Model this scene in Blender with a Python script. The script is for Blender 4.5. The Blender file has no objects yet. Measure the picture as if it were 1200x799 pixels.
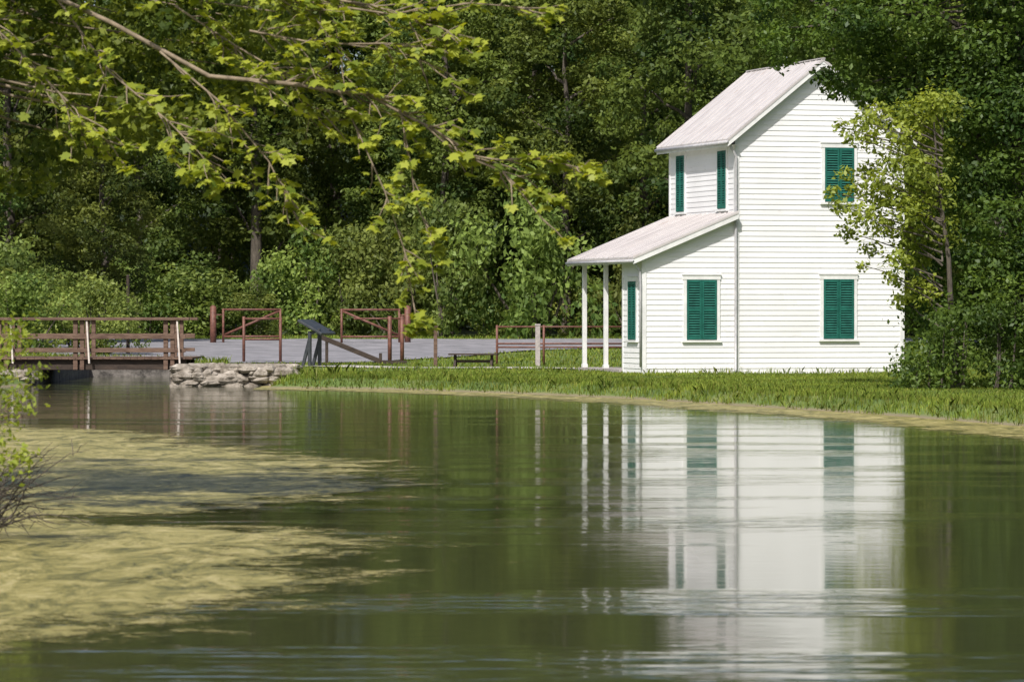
import bpy, math, random
import numpy as np
from mathutils import Vector, Matrix
rng = np.random.default_rng(11)
random.seed(11)
scene = bpy.context.scene
COL = scene.collection

# ------------------------------------------------------------------ helpers
def link(o, parent=None):
    COL.objects.link(o)
    if parent: o.parent = parent
    return o

def empty(name, loc=(0, 0, 0), rz=0):
    o = bpy.data.objects.new(name, None)
    o.location = loc; o.rotation_euler = (0, 0, rz)
    o.empty_display_size = 0.3
    return link(o)

def np_mesh(name, verts, groups, mats, col=None, smooth=False):
    """groups: list of (faces array (M,k), material index)"""
    me = bpy.data.meshes.new(name)
    verts = np.asarray(verts, dtype=np.float32)
    me.vertices.add(len(verts))
    me.vertices.foreach_set('co', verts.ravel())
    loops = []; starts = []; mi = []; pos = 0
    for f, m in groups:
        f = np.asarray(f, dtype=np.int32)
        if len(f) == 0: continue
        k = f.shape[1]
        loops.append(f.ravel())
        starts.append(pos + np.arange(len(f)) * k)
        mi.append(np.full(len(f), m, dtype=np.int32))
        pos += f.size
    loops = np.concatenate(loops).astype(np.int32)
    starts = np.concatenate(starts).astype(np.int32)
    mi = np.concatenate(mi)
    me.loops.add(len(loops)); me.loops.foreach_set('vertex_index', loops)
    me.polygons.add(len(starts)); me.polygons.foreach_set('loop_start', starts)
    me.polygons.foreach_set('material_index', mi)
    if smooth: me.polygons.foreach_set('use_smooth', np.ones(len(starts), dtype=bool))
    for m in mats: me.materials.append(m)
    me.update(calc_edges=True)
    me.validate()
    if col is not None:
        a = me.color_attributes.new('Col', 'FLOAT_COLOR', 'POINT')
        c = np.ones((len(verts), 4), dtype=np.float32); c[:, :3] = col
        a.data.foreach_set('color', c.ravel())
    return me

class B:
    def __init__(s): s.v = []; s.f = []; s.m = []
    def poly(s, pts, m=0):
        n = len(s.v); s.v += [tuple(p) for p in pts]; s.f.append(list(range(n, n + len(pts)))); s.m.append(m)
    def hexa(s, p, m=0):
        n = len(s.v); s.v += [tuple(q) for q in p]
        for f in ((0, 3, 2, 1), (4, 5, 6, 7), (0, 1, 5, 4), (1, 2, 6, 5), (2, 3, 7, 6), (3, 0, 4, 7)):
            s.f.append([n + i for i in f]); s.m.append(m)
    def box(s, lo, hi, m=0, fn=None):
        x0, y0, z0 = lo; x1, y1, z1 = hi
        p = [(x0, y0, z0), (x1, y0, z0), (x1, y1, z0), (x0, y1, z0), (x0, y0, z1), (x1, y0, z1), (x1, y1, z1), (x0, y1, z1)]
        if fn: p = [fn(*q) for q in p]
        s.hexa(p, m)
    def beam(s, a, b, w, h, m=0):
        a = Vector(a); b = Vector(b); d = (b - a).normalized()
        up = Vector((0, 0, 1))
        if abs(d.z) > .95: up = Vector((0, 1, 0))
        sx = d.cross(up).normalized() * w / 2; sz = sx.cross(d).normalized() * h / 2
        s.hexa([a - sx - sz, a + sx - sz, b + sx - sz, b - sx - sz, a - sx + sz, a + sx + sz, b + sx + sz, b - sx + sz], m)
    def tube(s, pts, rad, seg=8, m=0):
        pts = [Vector(p) for p in pts]
        if not hasattr(rad, '__len__'): rad = [rad] * len(pts)
        n0 = len(s.v); prev = None
        for i, p in enumerate(pts):
            d = (pts[min(i + 1, len(pts) - 1)] - pts[max(i - 1, 0)]).normalized()
            if prev is None:
                ax = Vector((1, 0, 0)) if abs(d.x) < .8 else Vector((0, 1, 0))
                prev = (ax - d * ax.dot(d)).normalized()
            else:
                prev = (prev - d * prev.dot(d)).normalized()
            q = d.cross(prev)
            for k in range(seg):
                t = 2 * math.pi * k / seg
                s.v.append(tuple(p + (prev * math.cos(t) + q * math.sin(t)) * rad[i]))
        for i in range(len(pts) - 1):
            for k in range(seg):
                a = n0 + i * seg + k; b = n0 + i * seg + (k + 1) % seg
                s.f.append([a, b, b + seg, a + seg]); s.m.append(m)
        s.f.append([n0 + k for k in range(seg)][::-1]); s.m.append(m)
        e = n0 + (len(pts) - 1) * seg
        s.f.append([e + k for k in range(seg)]); s.m.append(m)
    def obj(s, name, mats, parent=None, bevel=0, smooth=False):
        me = bpy.data.meshes.new(name); me.from_pydata(s.v, [], s.f)
        for m in mats: me.materials.append(m)
        me.polygons.foreach_set('material_index', s.m)
        if smooth: me.polygons.foreach_set('use_smooth', [True] * len(s.f))
        me.update()
        o = bpy.data.objects.new(name, me)
        if bevel:
            md = o.modifiers.new('bevel', 'BEVEL'); md.width = bevel; md.segments = 2; md.limit_method = 'ANGLE'
        return link(o, parent)

# ------------------------------------------------------------------ materials
def newmat(name):
    m = bpy.data.materials.new(name); m.use_nodes = True
    nt = m.node_tree; nt.nodes.clear()
    out = nt.nodes.new('ShaderNodeOutputMaterial')
    return m, nt, out
def N(nt, typ, **kw):
    n = nt.nodes.new(typ)
    for k, v in kw.items():
        if k in n.inputs: n.inputs[k].default_value = v
        else: setattr(n, k, v)
    return n
def ramp(nt, stops):
    r = nt.nodes.new('ShaderNodeValToRGB')
    while len(r.color_ramp.elements) < len(stops): r.color_ramp.elements.new(.5)
    for e, (p, c) in zip(r.color_ramp.elements, stops):
        e.position = p; e.color = (*c, 1) if len(c) == 3 else c
    return r
def surf_mat(name, c1, c2, scale=3, rough=.8, bump=.02, detail=6, vec=(1, 1, 1), c3=None, bscale=None, lo=.35, hi=.65, metallic=0):
    m, nt, out = newmat(name)
    tc = N(nt, 'ShaderNodeTexCoord'); mp = N(nt, 'ShaderNodeMapping'); mp.inputs['Scale'].default_value = vec
    nt.links.new(tc.outputs['Object'], mp.inputs['Vector'])
    no = N(nt, 'ShaderNodeTexNoise', Scale=scale, Detail=detail, Roughness=.65)
    nt.links.new(mp.outputs[0], no.inputs['Vector'])
    st = [(lo, c1), (hi, c2)]
    if c3: st.append((min(hi + .12, 1), c3))
    r = ramp(nt, st); nt.links.new(no.outputs['Fac'], r.inputs[0])
    p = N(nt, 'ShaderNodeBsdfPrincipled', Roughness=rough, Metallic=metallic)
    nt.links.new(r.outputs[0], p.inputs['Base Color'])
    n2 = N(nt, 'ShaderNodeTexNoise', Scale=bscale or scale * 4, Detail=4.0)
    nt.links.new(mp.outputs[0], n2.inputs['Vector'])
    b = N(nt, 'ShaderNodeBump', Strength=.8, Distance=bump)
    nt.links.new(n2.outputs['Fac'], b.inputs['Height']); nt.links.new(b.outputs[0], p.inputs['Normal'])
    nt.links.new(p.outputs[0], out.inputs[0])
    return m

def leaf_mat(name, transl=.4, vlo=.66, vhi=1.25, gloss=.012):
    m, nt, out = newmat(name)
    at = N(nt, 'ShaderNodeAttribute', attribute_name='Col')
    oi = N(nt, 'ShaderNodeObjectInfo')
    mr = N(nt, 'ShaderNodeMapRange'); mr.inputs['To Min'].default_value = vlo; mr.inputs['To Max'].default_value = vhi
    nt.links.new(oi.outputs['Random'], mr.inputs['Value'])
    mh = N(nt, 'ShaderNodeMapRange'); mh.inputs['To Min'].default_value = .48; mh.inputs['To Max'].default_value = .512
    mu = N(nt, 'ShaderNodeMath', operation='FRACT'); mm = N(nt, 'ShaderNodeMath', operation='MULTIPLY'); mm.inputs[1].default_value = 7.31
    nt.links.new(oi.outputs['Random'], mm.inputs[0]); nt.links.new(mm.outputs[0], mu.inputs[0]); nt.links.new(mu.outputs[0], mh.inputs['Value'])
    hs = N(nt, 'ShaderNodeHueSaturation'); nt.links.new(mr.outputs[0], hs.inputs['Value']); nt.links.new(mh.outputs[0], hs.inputs['Hue'])
    nt.links.new(at.outputs['Color'], hs.inputs['Color'])
    d = N(nt, 'ShaderNodeBsdfDiffuse'); t = N(nt, 'ShaderNodeBsdfTranslucent'); g = N(nt, 'ShaderNodeBsdfGlossy', Roughness=.5)
    g.inputs['Color'].default_value = (.8, .85, .8, 1)
    nt.links.new(hs.outputs[0], d.inputs[0])
    h2 = N(nt, 'ShaderNodeHueSaturation', Hue=.485, Saturation=1.08, Value=1.5); nt.links.new(hs.outputs[0], h2.inputs['Color'])
    nt.links.new(h2.outputs[0], t.inputs[0])
    x = N(nt, 'ShaderNodeMixShader'); x.inputs[0].default_value = transl
    nt.links.new(d.outputs[0], x.inputs[1]); nt.links.new(t.outputs[0], x.inputs[2])
    y = N(nt, 'ShaderNodeMixShader'); y.inputs[0].default_value = gloss
    nt.links.new(x.outputs[0], y.inputs[1]); nt.links.new(g.outputs[0], y.inputs[2])
    nt.links.new(y.outputs[0], out.inputs[0])
    return m

M_leaf = leaf_mat('foliage_leaves')
M_leafn = leaf_mat('near_foliage_leaves', .42, 1, 1, .02)
M_grassb = leaf_mat('grass_blades', .3, 1, 1)
M_bark = surf_mat('tree_bark', (.045, .036, .028), (.13, .11, .085), 6, .9, .03, vec=(1, 1, .25))
M_twig = surf_mat('twig_bark', (.13, .10, .065), (.28, .22, .15), 9, .85, .005)
M_wood = surf_mat('weathered_brown_wood', (.075, .04, .027), (.18, .115, .08), 5, .8, .006, vec=(.6, 3, 3))
M_darkwood = surf_mat('dark_stained_timber', (.02, .013, .01), (.06, .04, .028), 5, .8, .006, vec=(.6, 3, 3))
M_whitewood = surf_mat('pale_plank', (.38, .32, .28), (.62, .56, .5), 5, .7, .004)
M_rust = surf_mat('rust_brown_paint', (.09, .032, .022), (.19, .08, .055), 8, .6, .003)
M_greypost = surf_mat('grey_post', (.28, .25, .25), (.45, .40, .38), 8, .7, .004)
M_signback = surf_mat('dark_sign_metal', (.02, .025, .03), (.05, .055, .06), 8, .5, .001)
M_stone = surf_mat('pale_stone', (.12, .10, .075), (.36, .32, .27), 3.5, .9, .05, c3=(.58, .54, .48))
M_gravel = surf_mat('gravel_road', (.14, .14, .15), (.28, .27, .29), 1.0, .95, .02, bscale=30, detail=14)
M_path = surf_mat('gravel_path', (.32, .30, .26), (.5, .47, .42), 1.6, .95, .02, bscale=30)
M_green = surf_mat('green_shutter_paint', (.006, .085, .066), (.014, .14, .105), 5, .5, .002)
M_greendark = surf_mat('shutter_backing', (.004, .03, .024), (.006, .04, .03), 5, .7, .002)
M_trim = surf_mat('white_trim_paint', (.66, .66, .655), (.82, .82, .81), 3, .55, .002)
M_found = surf_mat('stone_foundation', (.05, .045, .04), (.2, .18, .16), 4, .9, .03)
M_pipe = surf_mat('galvanised_downspout', (.34, .34, .36), (.50, .49, .50), 6, .45, .001)

def siding_mat():
    m, nt, out = newmat('white_clapboard_paint')
    tc = N(nt, 'ShaderNodeTexCoord')
    n1 = N(nt, 'ShaderNodeTexNoise', Scale=.7, Detail=5.0); nt.links.new(tc.outputs['Object'], n1.inputs['Vector'])
    sep = N(nt, 'ShaderNodeSeparateXYZ'); nt.links.new(tc.outputs['Object'], sep.inputs[0])
    def flo(sock, div):
        a = N(nt, 'ShaderNodeMath', operation='DIVIDE'); a.inputs[1].default_value = div; nt.links.new(sock, a.inputs[0])
        f = N(nt, 'ShaderNodeMath', operation='FLOOR'); nt.links.new(a.outputs[0], f.inputs[0]); return f.outputs[0]
    ad = N(nt, 'ShaderNodeMath', operation='SUBTRACT'); ad.inputs[1].default_value = .3
    nt.links.new(sep.outputs['Z'], ad.inputs[0])
    c = N(nt, 'ShaderNodeCombineXYZ'); nt.links.new(flo(ad.outputs[0], .155), c.inputs['Z'])
    w0 = N(nt, 'ShaderNodeTexWhiteNoise', noise_dimensions='3D'); nt.links.new(c.outputs[0], w0.inputs['Vector'])
    sx = N(nt, 'ShaderNodeMath', operation='MULTIPLY_ADD'); sx.inputs[1].default_value = 3.1
    nt.links.new(w0.outputs['Value'], sx.inputs[0]); nt.links.new(sep.outputs['X'], sx.inputs[2])
    c2 = N(nt, 'ShaderNodeCombineXYZ'); nt.links.new(flo(ad.outputs[0], .155), c2.inputs['Z']); nt.links.new(flo(sx.outputs[0], 2.4), c2.inputs['X'])
    w = N(nt, 'ShaderNodeTexWhiteNoise', noise_dimensions='3D'); nt.links.new(c2.outputs[0], w.inputs['Vector'])
    mp = N(nt, 'ShaderNodeMapping'); mp.inputs['Scale'].default_value = (1.2, 1.2, 9)
    nt.links.new(tc.outputs['Object'], mp.inputs['Vector'])
    n2 = N(nt, 'ShaderNodeTexNoise', Scale=2.0, Detail=8.0, Roughness=.75); nt.links.new(mp.outputs[0], n2.inputs['Vector'])
    base = ramp(nt, [(.3, (.78, .775, .78)), (.7, (.86, .855, .86))]); nt.links.new(n1.outputs['Fac'], base.inputs[0])
    br = ramp(nt, [(0, (.91, .91, .91)), (1, (1, 1, 1))]); nt.links.new(w.outputs['Value'], br.inputs[0])
    mx = N(nt, 'ShaderNodeMix', data_type='RGBA', blend_type='MULTIPLY'); mx.inputs[0].default_value = 1
    nt.links.new(base.outputs[0], mx.inputs[6]); nt.links.new(br.outputs[0], mx.inputs[7])
    pe = ramp(nt, [(.0, (0, 0, 0)), (.60, (0, 0, 0)), (.70, (1, 1, 1))])
    nt.links.new(n2.outputs['Fac'], pe.inputs[0])
    m2 = N(nt, 'ShaderNodeMix', data_type='RGBA'); nt.links.new(pe.outputs[0], m2.inputs[0])
    nt.links.new(mx.outputs[2], m2.inputs[6]); m2.inputs[7].default_value = (.46, .43, .41, 1)
    p = N(nt, 'ShaderNodeBsdfPrincipled', Roughness=.6); nt.links.new(m2.outputs[2], p.inputs['Base Color'])
    b = N(nt, 'ShaderNodeBump', Strength=.6, Distance=.008); nt.links.new(n2.outputs['Fac'], b.inputs['Height']); nt.links.new(b.outputs[0], p.inputs['Normal'])
    nt.links.new(p.outputs[0], out.inputs[0])
    return m
M_siding = siding_mat()
M_roof = surf_mat('painted_metal_roof', (.40, .37, .365), (.54, .51, .50), 1.1, .55, .003, vec=(.4, 2.5, 1), c3=(.36, .30, .27), lo=.3, hi=.6)

def water_mat():
    m, nt, out = newmat('pond_water')
    tc = N(nt, 'ShaderNodeTexCoord')
    mp = N(nt, 'ShaderNodeMapping'); mp.inputs['Scale'].default_value = (.5, 1.5, 1)
    nt.links.new(tc.outputs['Object'], mp.inputs['Vector'])
    n1 = N(nt, 'ShaderNodeTexNoise', Scale=3.4, Detail=3.0, Roughness=.5, Distortion=.4); nt.links.new(mp.outputs[0], n1.inputs['Vector'])
    mp2 = N(nt, 'ShaderNodeMapping'); mp2.inputs['Scale'].default_value = (.10, .40, 1); mp2.inputs['Location'].default_value = (3.3, 1.7, 0)
    nt.links.new(tc.outputs['Object'], mp2.inputs['Vector'])
    n2 = N(nt, 'ShaderNodeTexNoise', Scale=1.0, Detail=5.0, Roughness=.65); nt.links.new(mp2.outputs[0], n2.inputs['Vector'])
    r = N(nt, 'ShaderNodeMapRange', interpolation_type='SMOOTHSTEP'); r.inputs['From Min'].default_value = .49; r.inputs['From Max'].default_value = .67
    r.inputs['To Min'].default_value = .0015; r.inputs['To Max'].default_value = .018
    nt.links.new(n2.outputs['Fac'], r.inputs['Value'])
    mu = N(nt, 'ShaderNodeMath', operation='MULTIPLY'); nt.links.new(n1.outputs['Fac'], mu.inputs[0]); nt.links.new(r.outputs[0], mu.inputs[1])
    b = N(nt, 'ShaderNodeBump', Strength=1, Distance=1); nt.links.new(mu.outputs[0], b.inputs['Height'])
    p = N(nt, 'ShaderNodeBsdfPrincipled', Roughness=.055, IOR=1.333)
    p.inputs['Base Color'].default_value = (.048, .052, .024, 1)
    nt.links.new(b.outputs[0], p.inputs['Normal'])
    nt.links.new(p.outputs[0], out.inputs[0])
    return m
M_water = water_mat()

def algae_mat():
    m, nt, out = newmat('floating_algae')
    tc = N(nt, 'ShaderNodeTexCoord')
    at = N(nt, 'ShaderNodeAttribute', attribute_name='Col')
    sp = N(nt, 'ShaderNodeSeparateColor'); nt.links.new(at.outputs['Color'], sp.inputs[0])
    mp = N(nt, 'ShaderNodeMapping'); mp.inputs['Scale'].default_value = (.8, .8, 1); nt.links.new(tc.outputs['Object'], mp.inputs['Vector'])
    n1 = N(nt, 'ShaderNodeTexNoise', Scale=1.5, Detail=14.0, Roughness=.86, Distortion=.5); nt.links.new(mp.outputs[0], n1.inputs['Vector'])
    s = N(nt, 'ShaderNodeMath', operation='ADD'); nt.links.new(sp.outputs[0], s.inputs[0]); nt.links.new(n1.outputs['Fac'], s.inputs[1])
    r = N(nt, 'ShaderNodeMapRange', interpolation_type='SMOOTHSTEP'); r.inputs['From Min'].default_value = .98; r.inputs['From Max'].default_value = 1.09
    r.inputs['To Max'].default_value = .97
    nt.links.new(s.outputs[0], r.inputs['Value'])
    mp3 = N(nt, 'ShaderNodeMapping'); mp3.inputs['Scale'].default_value = (1.3, .5, 1); nt.links.new(tc.outputs['Object'], mp3.inputs['Vector'])
    n2 = N(nt, 'ShaderNodeTexNoise', Scale=1.6, Detail=12.0, Roughness=.88, Distortion=.8); nt.links.new(mp3.outputs[0], n2.inputs['Vector'])
    c = ramp(nt, [(.40, (.07, .07, .022)), (.47, (.20, .18, .05)), (.53, (.35, .30, .10)), (.60, (.50, .43, .20))]); nt.links.new(n2.outputs['Fac'], c.inputs[0])
    d = N(nt, 'ShaderNodeBsdfPrincipled', Roughness=.5); nt.links.new(c.outputs[0], d.inputs['Base Color'])
    b = N(nt, 'ShaderNodeBump', Strength=.8, Distance=.03); nt.links.new(n2.outputs['Fac'], b.inputs['Height']); nt.links.new(b.outputs[0], d.inputs['Normal'])
    t = N(nt, 'ShaderNodeBsdfTransparent')
    x = N(nt, 'ShaderNodeMixShader'); nt.links.new(r.outputs[0], x.inputs[0]); nt.links.new(t.outputs[0], x.inputs[1]); nt.links.new(d.outputs[0], x.inputs[2])
    nt.links.new(x.outputs[0], out.inputs[0])
    return m
M_algae = algae_mat()

def ground_mat():
    m, nt, out = newmat('grassy_ground')
    tc = N(nt, 'ShaderNodeTexCoord')
    n1 = N(nt, 'ShaderNodeTexNoise', Scale=.5, Detail=9.0, Roughness=.7); nt.links.new(tc.outputs['Object'], n1.inputs['Vector'])
    c = ramp(nt, [(.3, (.05, .085, .016)), (.5, (.10, .155, .028)), (.72, (.18, .18, .065))]); nt.links.new(n1.outputs['Fac'], c.inputs[0])
    sep = N(nt, 'ShaderNodeSeparateXYZ'); nt.links.new(tc.outputs['Object'], sep.inputs[0])
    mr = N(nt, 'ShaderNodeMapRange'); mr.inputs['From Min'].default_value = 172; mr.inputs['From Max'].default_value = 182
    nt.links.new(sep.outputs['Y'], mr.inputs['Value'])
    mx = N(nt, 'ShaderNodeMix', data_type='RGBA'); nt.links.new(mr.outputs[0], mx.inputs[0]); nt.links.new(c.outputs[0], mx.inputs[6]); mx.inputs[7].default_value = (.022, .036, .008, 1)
    mz = N(nt, 'ShaderNodeMapRange'); mz.inputs['From Min'].default_value = .02; mz.inputs['From Max'].default_value = .08
    nt.links.new(sep.outputs['Z'], mz.inputs['Value'])
    m3 = N(nt, 'ShaderNodeMix', data_type='RGBA'); nt.links.new(mz.outputs[0], m3.inputs[0]); m3.inputs[6].default_value = (.20, .165, .10, 1); nt.links.new(mx.outputs[2], m3.inputs[7])
    p = N(nt, 'ShaderNodeBsdfPrincipled', Roughness=.95); nt.links.new(m3.outputs[2], p.inputs['Base Color'])
    b = N(nt, 'ShaderNodeBump', Strength=.6, Distance=.06); n2 = N(nt, 'ShaderNodeTexNoise', Scale=9.0, Detail=5.0)
    nt.links.new(tc.outputs['Object'], n2.inputs['Vector']); nt.links.new(n2.outputs['Fac'], b.inputs['Height']); nt.links.new(b.outputs[0], p.inputs['Normal'])
    nt.links.new(p.outputs[0], out.inputs[0])
    return m
M_ground = ground_mat()

# ------------------------------------------------------------------ terrain
SHORE = [(-6.6, 106), (-3.5, 104.6), (.87, 97.6), (3.1, 92.6), (5.6, 84.8), (7.9, 77.6), (9.4, 70.7), (13, 50), (16, 20), (16, 6),
         (-4, 7), (-4.8, 20), (-5.7, 37), (-8.6, 60), (-12.2, 85), (-14.6, 106), (-13.9, 110.6), (-13.9, 126), (-9.75, 126), (-9.75, 110.6), (-6.9, 109.6)]
def sdist(x, y):
    """positive outside the water"""
    x = np.asarray(x, float); y = np.asarray(y, float)
    best = np.full(x.shape, 1e9); inside = np.zeros(x.shape, bool)
    n = len(SHORE)
    for i in range(n):
        ax, ay = SHORE[i]; bx, by = SHORE[(i + 1) % n]
        dx, dy = bx - ax, by - ay
        t = np.clip(((x - ax) * dx + (y - ay) * dy) / (dx * dx + dy * dy), 0, 1)
        best = np.minimum(best, np.hypot(x - ax - t * dx, y - ay - t * dy))
        c = ((ay > y) != (by > y)) & (x < (bx - ax) * (y - ay) / (by - ay + 1e-12) + ax)
        inside ^= c
    return np.where(inside, -best, best)
def wob(x, y, f, s):
    return (np.sin(x * f + s) * np.cos(y * f * .83 + s * 1.7) + .6 * np.sin(x * f * 2.1 - y * f * 1.7 + s * 2.3) + .4 * np.sin(y * f * 3.7 + x * f * 2.9 + s)) / 2
def height(x, y):
    x = np.asarray(x, float); y = np.asarray(y, float)
    d = sdist(x, y) + .18 * wob(x, y, 1.3, 1.0)
    z = np.clip(d * .42, -.9, .27)
    rise = np.interp(y, [108, 128, 168, 215, 270, 900], [0, .06, .62, 1.2, 16, 24])  # steep far hill is added as a backstop, closing sky gaps between trees
    side = np.clip((np.abs(x) - 25) / 40, 0, 1) * .8
    out = np.clip((d - .7) / 2, 0, 1)
    return z + out * (rise + side + .035 * wob(x, y, .55, 2.0))
def H(x, y): return float(height(np.array([x]), np.array([y]))[0])

xs = np.concatenate([np.arange(-520, -64, 24), np.arange(-64, -20, 2), np.arange(-20, 20, .35), np.arange(20, 64, 2), np.arange(64, 540, 24)])
ys = np.concatenate([np.arange(-120, 0, 8), np.arange(0, 132, .5), np.arange(132, 320, 2.5), np.arange(320, 1000, 30)])
X, Y = np.meshgrid(xs, ys); Z = height(X, Y)
nx, ny = len(xs), len(ys)
idx = np.arange(nx * ny).reshape(ny, nx)
F = np.stack([idx[:-1, :-1], idx[:-1, 1:], idx[1:, 1:], idx[1:, :-1]], -1).reshape(-1, 4)
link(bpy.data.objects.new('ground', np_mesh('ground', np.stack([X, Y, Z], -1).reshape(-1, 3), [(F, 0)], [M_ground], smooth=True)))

b = B(); b.poly([(-30, -3, 0), (30, -3, 0), (30, 130, 0), (-30, 130, 0)]); b.obj('water', [M_water])

def strip(name, left, right, mat, nu=40, nv=10, off=.03):
    left = np.array(left, float); right = np.array(right, float)
    def res(p, n):
        s = np.r_[0, np.cumsum(np.hypot(*np.diff(p, axis=0).T))]; t = np.linspace(0, s[-1], n)
        return np.stack([np.interp(t, s, p[:, 0]), np.interp(t, s, p[:, 1])], -1)
    L = res(left, nu); R = res(right, nu)
    v = np.linspace(0, 1, nv)[None, :, None]
    P = L[:, None, :] * (1 - v) + R[:, None, :] * v
    w = .12 * wob(P[..., 0], P[..., 1], 2.2, 3); P[..., 1] += w
    z = height(P[..., 0], P[..., 1]) + off
    V = np.concatenate([P, z[..., None]], -1).reshape(-1, 3)
    ii = np.arange(nu * nv).reshape(nu, nv)
    f = np.stack([ii[:-1, :-1], ii[1:, :-1], ii[1:, 1:], ii[:-1, 1:]], -1).reshape(-1, 4)
    link(bpy.data.objects.new(name, np_mesh(name, V, [(f, 0)], [mat], smooth=True)))
strip('gravel_road', [(-50, 150), (-20, 140), (-12, 129), (-4.6, 130.5), (1.5, 148), (14, 160), (55, 166)],
      [(-50, 170), (-22, 168), (-14, 167), (-6, 167), (2, 167.5), (14, 170), (55, 174)], M_gravel, 70, 26, .05)
strip('gravel_path', [(-9, 123.5), (-4, 121.5), (0, 120.5), (3.0, 117.8)], [(-9, 126), (-4, 124), (1, 123), (4.6, 120)], M_path, 40, 8, .035)

# algae
ax_ = np.arange(-16, 16.2, .22); ay_ = np.arange(8, 112, .3)
AX, AY = np.meshgrid(ax_, ay_)
edge = np.interp(AY, [21, 24.5, 26, 28, 31, 35, 37.6, 38.6, 39.8, 41, 44, 49, 55, 62, 68, 74, 112],
                 [-5.4, -3.3, -2.7, -2.3, -1.8, -1.7, -2.6, -4.9, -4.7, -3.3, -2.2, -1.6, -3.0, -5.2, -7.2, -12, -16])
dd = edge - AX + .6 * wob(AX, AY, .9, .4)
den = np.clip(.54 + dd * .095, .0, .75)
sd = sdist(AX, AY)
right = (AX > -7) & (AY > 60)
shore_den = np.where(right, np.clip(.70 - (-sd - .6) * .12, 0, .74), 0)
den = np.maximum(den, shore_den)
den = np.where((AX > 2.5) & (AY < 60), 0, den)
den = np.maximum(den, .25)
den = np.where(sd > .6, 0, den)
na, nb = len(ax_), len(ay_)
ii = np.arange(na * nb).reshape(nb, na)
f = np.stack([ii[:-1, :-1], ii[:-1, 1:], ii[1:, 1:], ii[1:, :-1]], -1).reshape(-1, 4)
keep = den.reshape(-1)[f].max(1) > .26
V = np.stack([AX, AY, np.full(AX.shape, .005)], -1).reshape(-1, 3)
c3 = np.repeat(den.reshape(-1, 1), 3, 1)
link(bpy.data.objects.new('algae_film', np_mesh('algae_film', V, [(f[keep], 0)], [M_algae], col=c3)))

# ------------------------------------------------------------------ grass
def blades(x, y, h, w, col):
    n = len(x); z = height(x, y)
    a = rng.uniform(0, math.tau, n); lean = rng.uniform(.05, .9, n) * h; la = rng.uniform(0, math.tau, n)
    bx, by = np.cos(a) * w / 2, np.sin(a) * w / 2
    mx_, my = np.cos(la) * lean, np.sin(la) * lean
    v = np.zeros((n, 5, 3))
    v[:, 0] = np.stack([x - bx, y - by, z - .02], -1); v[:, 1] = np.stack([x + bx, y + by, z - .02], -1)
    v[:, 2] = np.stack([x + bx * .8 + mx_ * .3, y + by * .8 + my * .3, z + h * .6], -1)
    v[:, 3] = np.stack([x + mx_, y + my, z + h * .97], -1)
    v[:, 4] = np.stack([x - bx * .8 + mx_ * .3, y - by * .8 + my * .3, z + h * .6], -1)
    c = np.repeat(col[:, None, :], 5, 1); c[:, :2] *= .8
    return v.reshape(-1, 3), c.reshape(-1, 3), n
def grass_field(n, xr, yr, hfun, wmul=1.0):
    x = rng.uniform(*xr, n); y = rng.uniform(*yr, n); d = sdist(x, y)
    hh = hfun(x, y, d); k = hh > .01
    u = (x - 6.55) * .958 + (y - 112.5) * .287; vv = -(x - 6.55) * .287 + (y - 112.5) * .958
    k &= ~((u > -2.9) & (u < 5.3) & (vv > -.02) & (vv < 5.95))
    k &= ~((x < 4) & (y > 120.6 + .15 * np.abs(x)) & (y < 123.5 + .15 * np.abs(x)) & (x > -9))
    k &= ~((y > 128) & (y > np.interp(x, [-20, -12, -4.6, 1.5, 14], [140, 129, 130.5, 148, 160])) & (y < 167))
    x, y, hh = x[k], y[k], hh[k]
    n = len(x)
    base = np.array([[.175, .25, .042]]) * np.ones((n, 1))
    t = rng.random((n, 1)); pt = np.clip(.5 + .6 * wob(x, y, .8, 5), 0, 1)[:, None]; p2 = np.clip(.5 + .8 * wob(x, y, 2.7, 9), 0, 1)[:, None]
    base = base * (.6 + .65 * t) * (.72 + .45 * pt) * (.8 + .35 * p2) + np.array([[.09, .05, .02]]) * (rng.random((n, 1)) < .2) + np.array([[.05, .03, 0]]) * pt
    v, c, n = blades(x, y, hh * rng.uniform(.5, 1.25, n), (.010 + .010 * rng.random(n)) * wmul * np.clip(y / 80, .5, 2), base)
    f = np.arange(n * 5).reshape(n, 5)
    return v, c, f
def hf_bank(x, y, d):
    h = np.where(d < .05, 0, np.where(d < 2.4, .13 + .07 * wob(x, y, 1.1, 3), .07 + .03 * wob(x, y, .9, 1)))
    u = (x - 6.55) * .958 + (y - 112.5) * .287; vv = -(x - 6.55) * .287 + (y - 112.5) * .958
    near = (u > -2.9) & (u < 5.4) & (vv > -.5) & (vv < 0)
    h = np.where(near & (rng.random(len(x)) < .5), .20, h)
    return h
parts = [grass_field(170000, (-9, 14), (66, 116), hf_bank),
         grass_field(90000, (-9, 14), (66, 110), lambda x, y, d: np.where((d > .02) & (d < 1.8), .13 + .12 * wob(x, y, 1.9, 3), 0)),
         grass_field(60000, (-22, 18), (112, 176), lambda x, y, d: np.where(d > .2, .12, 0), 1.3),
         grass_field(14000, (-18, -9.5), (111, 135), lambda x, y, d: np.where(d > .2, .3, 0), 1.3),
         grass_field(14000, (-16, -4.5), (20, 112), lambda x, y, d: np.where((d > .1) & (d < 3), .35, 0))]
V = []; Cc = []; Ff = []; o = 0
for v, c, f in parts:
    V.append(v); Cc.append(c); Ff.append(f + o); o += len(v)
link(bpy.data.objects.new('grass', np_mesh('grass', np.concatenate(V), [(np.concatenate(Ff), 0)], [M_grassb], col=np.concatenate(Cc))))

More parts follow.
